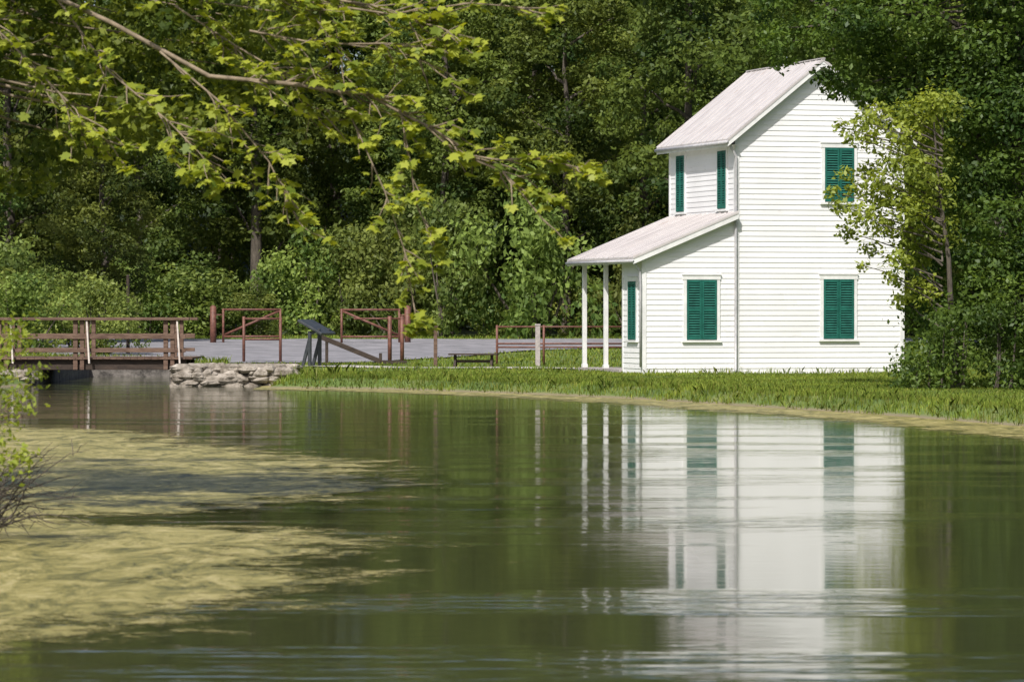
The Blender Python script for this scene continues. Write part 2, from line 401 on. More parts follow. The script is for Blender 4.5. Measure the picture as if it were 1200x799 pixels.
# ------------------------------------------------------------------ foliage
def unit(v): return v / (np.linalg.norm(v, axis=-1, keepdims=True) + 1e-9)
def leaf_geo(c, nrm, size, aspect=.55):
    n = len(c); r = rng.normal(size=(n, 3)); t = unit(r - nrm * (r * nrm).sum(-1, keepdims=True)); bt = np.cross(nrm, t)
    s = size[:, None]
    v = np.stack([c - t * s * .5, c + bt * s * aspect * .5 - nrm * s * .06, c + t * s * .5, c - bt * s * aspect * .5 - nrm * s * .06], 1)
    return v.reshape(-1, 3)
def clump_leaves(cl, per_r2, size, col_lo, col_hi, flat=.7, scatter=.55, shellmin=.45):
    """cl: array (K,5) x y z r brightness"""
    C = []; Nn = []; K = []
    for x, y, z, r, br in cl:
        n = max(10, int(per_r2 * r * r))
        d = unit(rng.normal(size=(n, 3)))
        lump = 1 + .28 * np.sin(d[:, 0] * 5 + x * 3) * np.cos(d[:, 1] * 4 + y) + .15 * np.sin(d[:, 2] * 7 + z)
        rad = r * (shellmin + (1 - shellmin) * rng.random(n) ** .5) * lump
        rad *= np.where(rng.random(n) < .12, rng.uniform(1, 1.3, n), 1)
        p = d * rad[:, None] * np.array([1, 1, flat]) + np.array([x, y, z])
        nr = unit(d * .55 + np.array([0, 0, .45]) + scatter * rng.normal(size=(n, 3)))
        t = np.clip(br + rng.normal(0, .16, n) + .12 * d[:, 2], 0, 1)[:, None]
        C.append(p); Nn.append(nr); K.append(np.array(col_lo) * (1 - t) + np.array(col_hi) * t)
    C = np.concatenate(C); Nn = np.concatenate(Nn); K = np.concatenate(K)
    sz = size * rng.uniform(.6, 1.35, len(C))
    return leaf_geo(C, Nn, sz), np.repeat(K, 4, 0)
def tree_mesh(name, wood, leaves_v, leaves_c, mats=None):
    wv = np.array(wood.v) if wood.v else np.zeros((0, 3)); n = len(wv)
    quads = np.array([f for f in wood.f if len(f) == 4]).reshape(-1, 4)
    lf = np.arange(len(leaves_v)).reshape(-1, 4) + n
    V = np.concatenate([wv, leaves_v]); C = np.concatenate([np.ones((n, 3)) * .1, leaves_c])
    return np_mesh(name, V, [(quads, 0), (lf, 1)], mats or [M_bark, M_leaf], col=C)
def limb_pts(a, b_, n=6, j=.25, sag=0):
    a = Vector(a); b_ = Vector(b_); out = []
    for i in range(n):
        t = i / (n - 1); p = a.lerp(b_, t)
        if 0 < i < n - 1: p += Vector((random.uniform(-j, j), random.uniform(-j, j), random.uniform(-j, j)))
        p.z += sag * math.sin(t * math.pi); out.append(p)
    return out

def make_bg(i):
    h = random.uniform(22, 27); R = random.uniform(4.4, 6.2); z0 = random.uniform(.10, .24) * h
    w = B(); w.tube(limb_pts((0, 0, -.3), (random.uniform(-.6, .6), 0, h * .85), 8, .18), [.36 * (1 - k / 8.5) + .03 for k in range(8)], 8)
    cl = []
    nc = 82
    for k in range(nc):
        t = (k + .5) / nc; z = z0 + (h - z0) * t ** .85
        env = R * (math.sin(math.pi * min(1, (t * .80 + .16))) ** .6) * random.uniform(.7, 1.15)
        a = k * 2.4 + random.uniform(-.4, .4); rr = env * random.uniform(.45, 1)
        r = random.uniform(.7, 1.85)
        cl.append((rr * math.cos(a), rr * math.sin(a), z, r, random.uniform(.0, 1)))
        if k % 6 == 0: w.tube(limb_pts((0, 0, z - 2.0), (rr * .9 * math.cos(a), rr * .9 * math.sin(a), z), 5, .2), [.13, .1, .08, .05, .03], 5)
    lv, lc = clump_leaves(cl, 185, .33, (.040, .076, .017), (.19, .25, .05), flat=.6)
    return tree_mesh('broadleaf_tree_%d' % i, w, lv, lc)
BG = [make_bg(i) for i in range(5)]
def make_shrub(i):
    cl = []; w = B()
    for k in range(26):
        a = random.uniform(0, math.tau); rr = random.uniform(0, 2.4); z = random.uniform(.4, 4.4) * (1 - rr / 5)
        cl.append((rr * math.cos(a), rr * math.sin(a), z, random.uniform(.4, .95), random.uniform(.1, 1)))
        if k % 4 == 0: w.tube(limb_pts((rr * .2 * math.cos(a), rr * .2 * math.sin(a), -.2), (rr * math.cos(a), rr * math.sin(a), z), 4, .1), [.06, .05, .035, .02], 5)
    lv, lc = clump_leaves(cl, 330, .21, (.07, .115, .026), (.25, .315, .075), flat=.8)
    return tree_mesh('understory_%d' % i, w, lv, lc)
SH = [make_shrub(i) for i in range(4)]

forest = empty('background_forest', (0, 190, 0))
def put(me, x, y, s, parent, sz=None, px=0, py=190):
    o = bpy.data.objects.new(me.name.rsplit('_', 1)[0], me)
    o.location = (x - px, y - py, H(x, y) - .1); o.rotation_euler = (0, 0, random.uniform(0, 6.28))
    o.scale = (s, s, sz or s); link(o, parent)
for (y0, y1, s0, s1, sp, x0, x1) in [(183, 190, .62, .9, 6.2, -62, 62), (197, 205, .9, 1.1, 6.0, -70, 70), (216, 228, 1.05, 1.3, 7, -80, 80)]:
    x = x0
    while x < x1:
        s = random.uniform(s0, s1); put(random.choice(BG), x + random.uniform(-1, 1), random.uniform(y0, y1), s, forest, s * random.uniform(.9, 1.15)); x += sp
for x, y, s in [(-17, 160, .5), (-23, 152, .62), (-31, 146, .75), (8, 172, .8), (13.5, 160, .85), (19, 152, .9), (24, 140, .85), (27, 128, .8), (17, 133, .6), (2.5, 178, .7),
                (-30, 130, .8), (-36, 112, .9), (-33, 95, .8), (-30, 76, .7), (30, 112, .8), (32, 96, .9), (28, 80, .8), (30, 60, .8), (-22, 60, .6), (-3, 180, .72), (-40, 60, .9)]:
    put(random.choice(BG), x, y, s, forest)
x = -34
while x < 26:
    s = random.uniform(.5, 1.35)
    put(random.choice(SH), x, random.uniform(171, 179), s, forest, s * random.uniform(.7, 1.6)); x += random.uniform(1.5, 2.8)
x = -36
while x < 34:
    s = random.uniform(1.1, 1.7)
    put(random.choice(SH), x, random.uniform(192, 196), s, forest, s * 1.2); x += random.uniform(3, 4.2)
for x, y, s in [(-15, 140, .7), (-17.5, 136, .8), (-21, 133, .9), (-19, 143, 1), (-24, 138, 1.1), (-17, 150, .8), (-20, 122, .9), (-19, 112, .7)]:
    put(random.choice(SH), x, y, s, forest)

# ------------------------------------------------------------------ right-hand maple
def place(name, wood, lv, lc, mats=None):
    return link(bpy.data.objects.new(name, tree_mesh(name, wood, lv, lc, mats or [M_bark, M_leafn])))
w = B(); tx, ty = 12.8, 94
w.tube(limb_pts((tx, ty, .2), (tx - .4, ty, 12.5), 8, .1), [.36, .32, .28, .24, .2, .15, .1, .05], 10)
cl = []
for k in range(185):
    z = random.uniform(.9, 14.0)
    lft = np.interp(z, [1, 3, 5, 7, 7.7, 8.6, 9.4, 12, 14.5], [9.5, 9.5, 9.6, 9.3, 8.8, 7.9, 7.0, 7.4, 9.8])
    r = random.uniform(.5, 1.05)
    cx = random.uniform(lft + r * .8, 16); cy = ty + random.uniform(-2.8, 2.2)
    cl.append((cx, cy, z, r, random.uniform(0, .8)))
NO = 84
for k in range(NO):
    cx = random.uniform(6.1, 10.6); lo = np.interp(cx, [6.1, 6.5, 7.0, 8, 9.2, 10.4], [9.2, 8.4, 7.95, 7.55, 7.15, 6.6])
    cl.append((cx, ty + random.uniform(-1.5, 1.2), lo + (10.4 - lo) * random.random() ** 1.2, random.uniform(.24, .48), random.uniform(.1, .9)))
for c in cl[:-NO:4]:
    zz = max(1.2, min(c[2] - 1.5, 11)); w.tube(limb_pts((tx - .3, ty, zz), c[:3], 6, .12), [.1, .08, .07, .05, .035, .02], 6)
for c in cl[-NO::3]:
    w.tube(limb_pts((tx - .5, ty, c[2] + .3), c[:3], 7, .12, .25), [.055, .045, .035, .028, .02, .014, .008], 6)
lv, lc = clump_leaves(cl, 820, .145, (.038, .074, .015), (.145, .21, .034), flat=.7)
place('maple_tree', w, lv, lc)
w = B(); cl = []; bx_, by_ = 10.2, 91.0
w.tube(limb_pts((bx_ + .4, by_, .2), (bx_ - .2, by_, 6.6), 7, .06), [.09, .08, .07, .06, .045, .03, .02], 7)
for (cx, cz, r) in [(8.25, 6.6, .34), (8.7, 6.75, .48), (9.2, 6.3, .5), (9.7, 6.6, .5), (9.0, 5.7, .5), (9.5, 5.5, .6), (8.2, 5.0, .32), (8.7, 4.85, .48), (9.2, 4.9, .5), (9.4, 4.5, .55), (7.75, 4.6, .3), (8.2, 4.4, .42),
                    (8.8, 4.2, .5), (9.4, 3.9, .55), (8.5, 3.6, .30), (9.1, 3.3, .40), (9.6, 3.4, .50), (9.0, 2.9, .28), (9.9, 5, .7), (10.0, 4.0, .7), (10.0, 6, .7), (9.7, 2.6, .5), (10.2, 7, .6), (8.0, 4.0, .3), (8.45, 5.5, .3),
                    (8.0, 6.2, .28), (8.5, 6.2, .35), (8.6, 5.2, .4), (7.6, 4.95, .24), (9.4, 6.9, .4), (9.9, 7.1, .45), (7.9, 5.4, .28), (7.75, 6.5, .22), (9.3, 2.4, .3), (8.3, 3.2, .2)]:
    cy = by_ + random.uniform(-.7, .7); cl.append((cx, cy, cz, r, random.uniform(.35, 1)))
    w.tube(limb_pts((bx_, by_, max(1, cz - .7)), (cx, cy, cz), 5, .05), [.03, .025, .018, .012, .006], 5)
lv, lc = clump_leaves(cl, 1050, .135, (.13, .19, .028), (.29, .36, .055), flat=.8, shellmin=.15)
place('young_maple_tree', w, lv, lc)
w = B(); cl = []
for k in range(80):
    cx = random.uniform(9.3, 15); z = random.uniform(.3, 2.5) * min(1, .25 + (cx - 9.1) * .6)
    cl.append((cx, 89.8 + random.uniform(-1.2, 1.8), z, random.uniform(.32, .62), random.uniform(.0, .8)))
    if k % 3 == 0: w.tube(limb_pts((cx, 90, .1), (cx + .1, 90, z), 4, .05), [.04, .03, .02, .01], 5)
lv, lc = clump_leaves(cl, 850, .12, (.045, .08, .016), (.145, .205, .034), flat=.85)
place('bank_shrub', w, lv, lc)

# ------------------------------------------------------------------ foreground walnut (upper left, fine leaves)
w = B(); tx, ty = -9.5, 43
w.tube(limb_pts((tx, ty, .2), (tx + .6, ty, 11), 8, .12), [.4, .36, .32, .28, .22, .17, .12, .06], 10)
cl = []
for k in range(190):
    cx = random.uniform(-6.8, -2.3)
    low = np.interp(cx, [-6.4, -5.2, -4, -3.2, -2.4], [3.4, 3.45, 3.8, 4.0, 5.0])
    cz = low + (6.4 - low) * random.random() ** .8; cl.append((cx, ty + random.uniform(-2.2, 2.2), cz, random.uniform(.20, .46), random.uniform(.0, .9) ** 1.3))
for k in range(40):
    a = random.uniform(0, 6.28); rr = random.uniform(.5, 4.5)
    cl.append((tx + rr * math.cos(a), ty + rr * math.sin(a), random.uniform(6.5, 11.5), random.uniform(.6, 1.1), random.uniform(.1, .9)))
for c in cl[::5]:
    w.tube(limb_pts((tx + .3, ty, min(c[2] + .4, 9)), c[:3], 7, .12, .25), [.05, .04, .032, .025, .018, .012, .007], 6)
lv, lc = clump_leaves(cl, 950, .105, (.045, .08, .012), (.22, .28, .035), flat=.55, scatter=.7, shellmin=.1)
place('walnut_tree', w, lv, lc, [M_twig, M_leafn])

# ------------------------------------------------------------------ foreground sycamore with big lobed leaves
LOBE = np.array([(0, 0), (.22, -.10), (.50, .10), (.33, .32), (.60, .62), (.25, .62), (0, 1.0), (-.25, .62), (-.60, .62), (-.33, .32), (-.50, .10), (-.22, -.10)])
LV = []; LC = []
def lobed(p, direction, s, br):
    d = Vector(direction).normalized()
    n = Vector((random.gauss(0, .5), random.gauss(-.25, .5), 1)).normalized()
    t = (d - n * d.dot(n))
    if t.length < .05: t = Vector((1, 0, 0)) - n * n.x
    t.normalize(); q = n.cross(t)
    for (a, c) in LOBE:
        v = p + q * (a * s) + t * (c * s) - n * (abs(a) * .25 * s + c * c * .18 * s)
        LV.append((v.x, v.y, v.z))
    base = np.array([.10, .16, .02]) * (1 - br) + np.array([.33, .39, .045]) * br
    LC.extend([base] * 12)
w = B()
def twig(p, d, L, r, depth, leafy=1.0):
    p = Vector(p); d = Vector(d).normalized(); pts = [p.copy()]; n = max(3, int(L / .12)); side = 1
    for i in range(n):
        d = (d + Vector((random.gauss(0, .16), random.gauss(0, .16), random.gauss(-.035, .13)))).normalized()
        p = p + d * (L / n); pts.append(p.copy())
        if random.random() < leafy:
            side = -side; q = d.cross(Vector((0, 0, 1))).normalized() * side
            for _ in range(1 if random.random() < .5 else 2):
                lobed(p + q * .03, d * .6 + q * random.uniform(.5, 1.2) + Vector((0, 0, random.uniform(-.6, .25))), random.uniform(.06, .135), random.random() ** .7)
        if depth > 0 and random.random() < .36:
            q = d.cross(Vector((0, 0, 1))).normalized() * side
            twig(p, d * .7 + q * .5 + Vector((0, 0, random.uniform(-.5, .5))), L * random.uniform(.35, .6), r * .5, depth - 1, leafy)
    lobed(p, d, random.uniform(.06, .11), 1)
    w.tube(pts, [r * (1 - .8 * k / n) + .0025 for k in range(n + 1)], 5)
tx, ty = -8.0, 39
w.tube(limb_pts((tx, ty, .2), (tx + .5, ty, 9.5), 8, .1), [.42, .38, .34, .3, .24, .18, .12, .06], 10)
def limb(pts, r0, r1, tw, L, leafy=.9, start=0):
    n = len(pts); w.tube(pts, [r0 + (r1 - r0) * i / (n - 1) for i in range(n)], 7)
    P = [Vector(p) for p in pts]
    for k in range(tw):
        t = random.uniform(start, n - 1.001); i = int(t); p = P[i].lerp(P[i + 1], t - i); d = (P[i + 1] - P[i]).normalized()
        v = d * .7 + Vector((random.uniform(-.3, .4), random.uniform(-.8, .8), random.uniform(-.7, .6)))
        twig(p, v, L * random.uniform(.5, 1.1), r1 * .8 + .003, 1, leafy)
    twig(P[-1], P[-1] - P[-2], L * .6, r1, 1, leafy)
main = [(-7.8, 39, 6.3), (-5.6, 38.8, 5.75), (-4.0, 38.4, 5.0), (-3.0, 38.1, 4.45), (-2.11, 38, 4.36), (-1.75, 38, 4.29), (-1.43, 38, 4.27), (-1.1, 37.9, 4.08), (-.84, 37.9, 3.95), (-.6, 37.9, 3.80), (-.34, 37.8, 3.60), (-.1, 37.8, 3.50), (.08, 37.7, 3.30), (.30, 37.6, 3.02)]
limb(main, .027, .008, 34, .45, .8, 3)
limb([(-.45, 37.8, 3.66), (-.1, 37.7, 3.60), (.2, 37.6, 3.62), (.5, 37.5, 3.56), (.72, 37.4, 3.50)], .010, .004, 13, .24, .95, 1)
limb([(-.1, 37.8, 3.50), (.15, 37.7, 3.42), (.35, 37.6, 3.25)], .008, .004, 7, .22, .95)
limb([(-1.7, 38, 4.28), (-1.5, 37.8, 3.85), (-1.25, 37.7, 3.3), (-1.05, 37.7, 2.7), (-.95, 37.7, 2.1)], .010, .004, 16, .30, .85)
limb([(-1.1, 37.9, 4.08), (-1.0, 37.8, 3.6), (-.95, 37.7, 3.2), (-.8, 37.7, 2.85)], .008, .004, 10, .26, .85)
limb([(-3.5, 38.2, 4.7), (-2.9, 38, 4.2), (-2.4, 37.9, 3.6), (-2.15, 37.9, 3.1)], .013, .005, 18, .45, .9)
limb([(-5.6, 38.8, 5.75), (-3.8, 38.4, 5.6), (-2.4, 38.2, 5.3), (-1.4, 38.0, 5.15), (-.7, 37.9, 4.9)], .022, .006, 50, .6, .95, 1)
limb([(-2.6, 38.1, 4.9), (-1.9, 37.8, 4.75), (-1.3, 37.8, 4.75), (-.7, 37.8, 4.5)], .012, .005, 28, .5, .95)
limb([(-2.1, 38.1, 5.2), (-1.2, 37.9, 5.05), (-.4, 37.8, 5.15), (.2, 37.8, 5.1)], .012, .005, 12, .45, .9)
limb([(-4.6, 38.6, 5.3), (-4.0, 38.2, 4.5), (-3.4, 38.0, 4.0), (-3.0, 37.9, 3.6)], .013, .005, 30, .5, .95)
limb([(-6.2, 38.8, 5.9), (-5.2, 38.3, 5.0), (-4.5, 38.0, 4.3), (-4.0, 37.9, 3.8)], .014, .006, 32, .5, .95)
limb([(-3.4, 38.8, 5.2), (-2.8, 38.6, 4.8), (-2.3, 38.4, 4.5), (-1.8, 38.3, 4.0)], .012, .005, 22, .45, .95)
for k in range(14):
    a = random.uniform(0, 6.28); z = random.uniform(5.5, 9)
    limb(limb_pts((tx + .3, ty, z), (tx + 3.6 * math.cos(a), ty + 3.2 * math.sin(a), z + random.uniform(.3, 1.5)), 5, .15), .05, .012, 8, .8)
LVn = np.array(LV); LCn = np.array(LC)
wv = np.array(w.v); nW = len(wv); qd = np.array([f for f in w.f if len(f) == 4])
lf = np.arange(len(LVn)).reshape(-1, 12) + nW
me = np_mesh('sycamore_tree', np.concatenate([wv, LVn]), [(qd, 0), (lf, 1)], [M_twig, M_leafn], col=np.concatenate([np.ones((nW, 3)) * .1, LCn]))
link(bpy.data.objects.new('sycamore_tree', me))

# willow shrub at the left bank, near
w = B(); cl = []
for k in range(34):
    a = Vector((-5.9 + random.uniform(-.4, .3), 35.5 + random.uniform(-1, 1), .1)); e = Vector((-4.68 + random.uniform(-.5, .36), 34.5 + random.uniform(-.6, .6), random.uniform(.75, 2.05)))
    w.tube(limb_pts(a, e, 6, .04, .25), [.012, .010, .008, .006, .005, .003], 5); cl.append((e.x, e.y, e.z, random.uniform(.09, .2), random.uniform(.3, 1)))
lv, lc = clump_leaves(cl, 2400, .06, (.12, .18, .025), (.3, .36, .05), flat=1.1, shellmin=.1)
place('willow_shrub', w, lv, lc, [M_twig, M_leafn])
w = B()
for k in range(34):
    a = (-5.2 + random.uniform(-.2, .3), 36.3 + random.uniform(-.6, .6), .02); e = Vector((-4.3 + random.uniform(-.5, .5), 36 + random.uniform(-.8, .8), random.uniform(.03, .95)))
    w.tube(limb_pts(a, e, 6, .05, .14), [.011, .009, .007, .005, .004, .002], 4)
    for q in range(3):
        p = Vector(a).lerp(e, random.uniform(.4, .9)) + Vector((0, 0, .08)); w.tube(limb_pts(p, p + Vector((random.uniform(-.1, .3), random.uniform(-.2, .2), random.uniform(-.15, .2))), 3, .02), [.004, .003, .0015], 4)
w.obj('dead_branches', [M_bark])

# ------------------------------------------------------------------ house
house = empty('white_clapboard_house', (6.55, 112.5, 0), math.atan2(.287, .958))
W, L = 5.28, 5.9; SL = .80
def zr(u): return 7.12 + SL * (min(u, W - u) + .3)
WS = .412
def zw(u): return 3.64 + (u + 3.25) * WS
front = lambda a, n, z: (a, -n, z)
left = lambda a, n, z: (-n, a, z)
right_ = lambda a, n, z: (W + n, a, z)
back = lambda a, n, z: (a, L + n, z)
wleft = lambda a, n, z: (-2.87 - n, a, z)
wback = lambda a, n, z: (a, 1.82 + n, z)
Z0 = .30; BH = .155
def siding(name, fn, lo, hi, z0, z1):
    b = B(); z = Z0
    while z < z0 - 1e-4: z += BH
    while z < z1 - .01:
        zt = min(z + BH, z1)
        a0, a1, c0, c1 = lo(z), hi(z), lo(zt), hi(zt)
        if a1 - a0 > .03:
            if c1 < c0: c0 = c1 = (a0 + a1) / 2
            b.poly([fn(a0, .023, z), fn(a1, .023, z), fn(c1, .008, zt), fn(c0, .008, zt)])
            b.poly([fn(a0, .0, z), fn(a1, .0, z), fn(a1, .023, z), fn(a0, .023, z)])
        z = zt
    o = b.obj(name, [M_siding], house); return o
PK = zr(W / 2)
siding('front_wall', front, lambda z: 0 if z < zr(0) else (z - 7.12) / SL - .3, lambda z: W if z < zr(0) else W - ((z - 7.12) / SL - .3), Z0, PK)
siding('back_wall', back, lambda z: 0 if z < zr(0) else (z - 7.12) / SL - .3, lambda z: W if z < zr(0) else W - ((z - 7.12) / SL - .3), Z0, PK)
siding('side_wall', left, lambda z: 0, lambda z: L, Z0, zr(0))
siding('far_side_wall', right_, lambda z: 0, lambda z: L, Z0, zr(0))
siding('wing_front_wall', front, lambda z: -2.87 if z < zw(-2.87) else (z - 3.64) / WS - 3.25, lambda z: 0, Z0, zw(0))
siding('wing_back_wall', wback, lambda z: -2.87 if z < zw(-2.87) else (z - 3.64) / WS - 3.25, lambda z: 0, Z0, zw(0))
siding('wing_side_wall', wleft, lambda z: 0, lambda z: 1.82, Z0, zw(-2.87))
b = B()
b.box((.01, .01, .02), (W - .01, L - .01, Z0 + .01)); b.box((-2.86, .012, .02), (.0, 1.81, Z0 + .008)); b.obj('foundation', [M_found], house)
b = B()
def cbox(fn, a0, a1, z0, z1, n0=.0, n1=.034, m=0, B_=None): (B_ or b).box((a0, n0, z0), (a1, n1, z1), m, fn)
cbox(front, .0, .10, Z0 - .02, zr(0) + .02); cbox(front, W - .10, W, Z0 - .02, zr(0) + .02)
cbox(left, -.034, .10, zw(0), zr(0)); cbox(left, L - .10, L, Z0, zr(0))
cbox(right_, -.034, .10, Z0, zr(0)); cbox(right_, L - .1, L, Z0, zr(0))
cbox(front, -2.87, -2.77, Z0 - .02, zw(-2.87)); cbox(wleft, -.034, .09, Z0 - .02, zw(-2.87)); cbox(wleft, 1.73, 1.82, Z0, zw(-2.87))
b.obj('corner_boards', [M_trim], house)
def slab(b, P, t, m=0):
    b.hexa([Vector(p) for p in P] + [Vector(p) + Vector((0, 0, t)) for p in P], m)
b = B(); v0, v1 = -.30, L + .28; e = -.34
ze = 7.12 + SL * (e + .3)
slab(b, [(e, v0, ze), (W / 2, v0, PK), (W / 2, v1, PK), (e, v1, ze)], .07)
slab(b, [(W / 2 + .002, v0, PK), (W - e, v0, ze), (W - e, v1, ze), (W / 2 + .002, v1, PK)], .07)
v = v0 + .02
while v < v1:
    slab(b, [(e, v, ze + .068), (W / 2, v, PK + .068), (W / 2, v + .03, PK + .068), (e, v + .03, ze + .068)], .03)
    slab(b, [(W / 2 + .003, v, PK + .068), (W - e, v, ze + .068), (W - e, v + .03, ze + .068), (W / 2 + .003, v + .03, PK + .068)], .03)
    v += .46
b.beam((W / 2, v0 - .01, PK + .085), (W / 2, v1 + .01, PK + .085), .10, .035)
b.obj('main_roof', [M_roof], house)
b = B(); we0, we1 = -3.25, -.005; wv0, wv1 = -.28, 6.1
slab(b, [(we0, wv0, zw(we0)), (we1, wv0, zw(we1)), (we1, wv1, zw(we1)), (we0, wv1, zw(we0))], .06)
v = wv0 + .02
while v < wv1:
    slab(b, [(we0, v, zw(we0) + .058), (we1, v, zw(we1) + .058), (we1, v + .03, zw(we1) + .058), (we0, v + .03, zw(we0) + .058)], .03); v += .46
b.obj('porch_roof', [M_roof], house)
b = B()
def rake(b, p, q, d, th=.03):
    (u0, z0), (u1, z1) = p, q
    b.hexa([(u0, d, z0 - .15), (u1, d, z1 - .15), (u1, d + th, z1 - .15), (u0, d + th, z0 - .15), (u0, d, z0 - .003), (u1, d, z1 - .003), (u1, d + th, z1 - .003), (u0, d + th, z0 - .003)])
rake(b, (e, ze), (W / 2, PK), v0 + .012); rake(b, (W / 2, PK), (W - e, ze), v0 + .012)
rake(b, (e, ze), (W / 2, PK), v1 - .045); rake(b, (W / 2, PK), (W - e, ze), v1 - .045)
b.box((e + .012, v0 + .045, ze - .14), (e + .04, v1 - .05, ze + .015)); b.box((W - e - .04, v0 + .045, ze - .14), (W - e - .012, v1 - .05, ze + .015))
b.poly([(e + .03, v0 + .05, ze - .10), (0, v0 + .05, ze - .10), (0, v1 - .05, ze - .10), (e + .03, v1 - .05, ze - .10)])
rake(b, (we0, zw(we0)), (we1, zw(we1)), wv0 + .012); rake(b, (we0, zw(we0)), (we1, zw(we1)), wv1 - .045)
b.box((we0 + .012, wv0 + .045, zw(we0) - .13), (we0 + .04, wv1 - .05, zw(we0) + .012))
b.box((-2.93, 1.86, zw(-2.87) - .2), (-2.81, wv1 - .06, zw(-2.87) - .03))
b.obj('fascia_trim', [M_trim], house)
b = B()
for v in (3.45, 5.54):
    b.box((-2.93, v - .06, .42), (-2.81, v + .06, zw(-2.87) - .2)); b.box((-2.95, v - .08, .42), (-2.79, v + .08, .52)); b.box((-2.95, v - .08, 3.5), (-2.79, v + .08, 3.56))
b.obj('porch_posts', [M_trim], house, .006)
b = B(); b.box((-2.98, 1.86, .2), (-.01, 5.9, .41)); b.obj('porch_floor', [M_greypost], house)
b = B()
b.tube([(-.28, -.18, ze - .02), (-.16, -.12, ze - .22), (-.02, -.085, ze - .42), (-.02, -.085, 5.0), (-.02, -.085, 2.2), (-.02, -.085, .42), (-.1, -.14, .34)], .045, 8)
b.tube([(-3.2, -.12, 3.56), (-3.12, -.10, 3.46), (-2.98, -.06, 3.28), (-2.95, -.05, 2.9), (-2.95, -.05, .5)], .036, 8)
b.tube([(e - .03, v0, ze - .03), (e - .03, v1, ze - .03)], .05, 8)
b.tube([(we0 - .02, wv0, 3.58), (we0 - .02, wv1, 3.58)], .045, 8)
b.obj('gutters_and_downspouts', [M_pipe], house, smooth=True)

def window(fn, a0, a1, z0, z1, nm):
    b = B(); g = B()
    c = .10; n1 = .05
    b.box((a0 - c, 0, z0 - .02), (a0, n1, z1), 0, fn); b.box((a1, 0, z0 - .02), (a1 + c, n1, z1), 0, fn)
    b.box((a0 - c - .02, 0, z1 + .001), (a1 + c + .02, n1 + .01, z1 + .13), 0, fn)
    b.box((a0 - c - .04, 0, z1 + .131), (a1 + c + .04, n1 + .03, z1 + .16), 0, fn)
    b.box((a0 - c - .04, 0, z0 - .08), (a1 + c + .04, n1 + .04, z0 - .021), 0, fn)
    b.obj('window_frame_' + nm, [M_trim], house)
    mid = (a0 + a1) / 2
    g.box((a0, 0, z0), (a1, .03, z1), 1, fn)
    for s0, s1 in ((a0 + .004, mid - .008), (mid + .008, a1 - .004)):
        st = min(.055, (s1 - s0) * .2)
        g.box((s0, .031, z0 + .004), (s0 + st, .07, z1 - .004), 0, fn); g.box((s1 - st, .031, z0 + .004), (s1, .07, z1 - .004), 0, fn)
        zz = [z0 + .004, z0 + (z1 - z0) * .47, z1 - .094]
        for q in zz: g.box((s0 + st, .031, q), (s1 - st, .068, q + .09), 0, fn)
        for (l0, l1) in ((zz[0] + .09, zz[1]), (zz[1] + .09, zz[2])):
            k = int((l1 - l0) / .07)
            for i in range(k):
                q = l0 + (i + .5) * (l1 - l0) / k
                g.hexa([fn(s0 + st, .062, q - .026), fn(s1 - st, .062, q - .026), fn(s1 - st, .034, q + .010), fn(s0 + st, .034, q + .010),
                        fn(s0 + st, .066, q - .018), fn(s1 - st, .066, q - .018), fn(s1 - st, .038, q + .018), fn(s0 + st, .038, q + .018)], 0)
    g.obj('shutters_' + nm, [M_green, M_greendark], house)
window(front, -1.53, -.60, 1.30, 3.05, 'wing')
window(front, 2.74, 3.70, 1.32, 3.07, 'lower')
window(front, 2.78, 3.70, 5.36, 6.95, 'upper')
window(left, .72, 1.42, 5.16, 6.86, 'side_a'); window(left, 4.45, 5.15, 5.16, 6.86, 'side_b')
window(wleft, .50, 1.18, 1.30, 3.0, 'wing_side')
window(back, 1.0, 1.9, 5.2, 6.8, 'back_a'); window(right_, 1.2, 2.1, 5.2, 6.8, 'far_a'); window(right_, 3.7, 4.6, 1.3, 3.0, 'far_b')
b = B(); b.box((3.2, 0.001, .42), (4.1, .06, 2.5), 0, left); b.box((3.1, 0.001, .42), (3.195, .075, 2.6), 1, left); b.box((4.105, 0.001, .42), (4.2, .075, 2.6), 1, left); b.box((3.1, 0.001, 2.605), (4.2, .075, 2.7), 1, left)
b.box((3.3, .061, .6), (4.0, .07, 1.3), 0, left); b.box((3.3, .061, 1.45), (4.0, .07, 2.35), 0, left)
b.obj('porch_door', [M_green, M_trim], house)

# ------------------------------------------------------------------ wooden bridge
br = empty('wooden_bridge', (-12, 112, 0))
def bx(x): return x + 12
b = B()
for y in (0.0, 1.4, 2.8): b.box((bx(-17.5), y - .1, .42), (bx(-9.5), y + .1, .72))
b.obj('girders', [M_darkwood], br, .01)
b = B(); x = -17.5
while x < -9.5:
    b.box((bx(x), -.22, .722 + random.uniform(0, .006)), (bx(x + .19), 3.02, .775 + random.uniform(0, .008))); x += .2
b.obj('deck_planks', [M_wood], br)
b = B(); wh = B()
for y, s in ((-.14, -1), (2.94, 1)):
    for x in (-17.2, -15.0, -12.78, -10.15):
        b.box((bx(x), y - .06, .42), (bx(x + .13), y + .06, 1.86)); b.box((bx(x + .2), y - .06, .42), (bx(x + .32), y + .06, 1.86))
        if s < 0: wh.beam((bx(x + .40), y + s * .05, 1.86), (bx(x + .50), y + s * .30, .60), .05, .13)
    b.box((bx(-17.6), y - .16, 1.862), (bx(-9.4), y + .16, 1.94))
    b.box((bx(-17.6), y + s * .062, 1.32), (bx(-9.5), y + s * .10, 1.46)); b.box((bx(-17.6), y + s * .062, .93), (bx(-9.5), y + s * .10, 1.03))
b.obj('railings', [M_wood], br, .008); wh.obj('white_braces', [M_whitewood], br, .006)

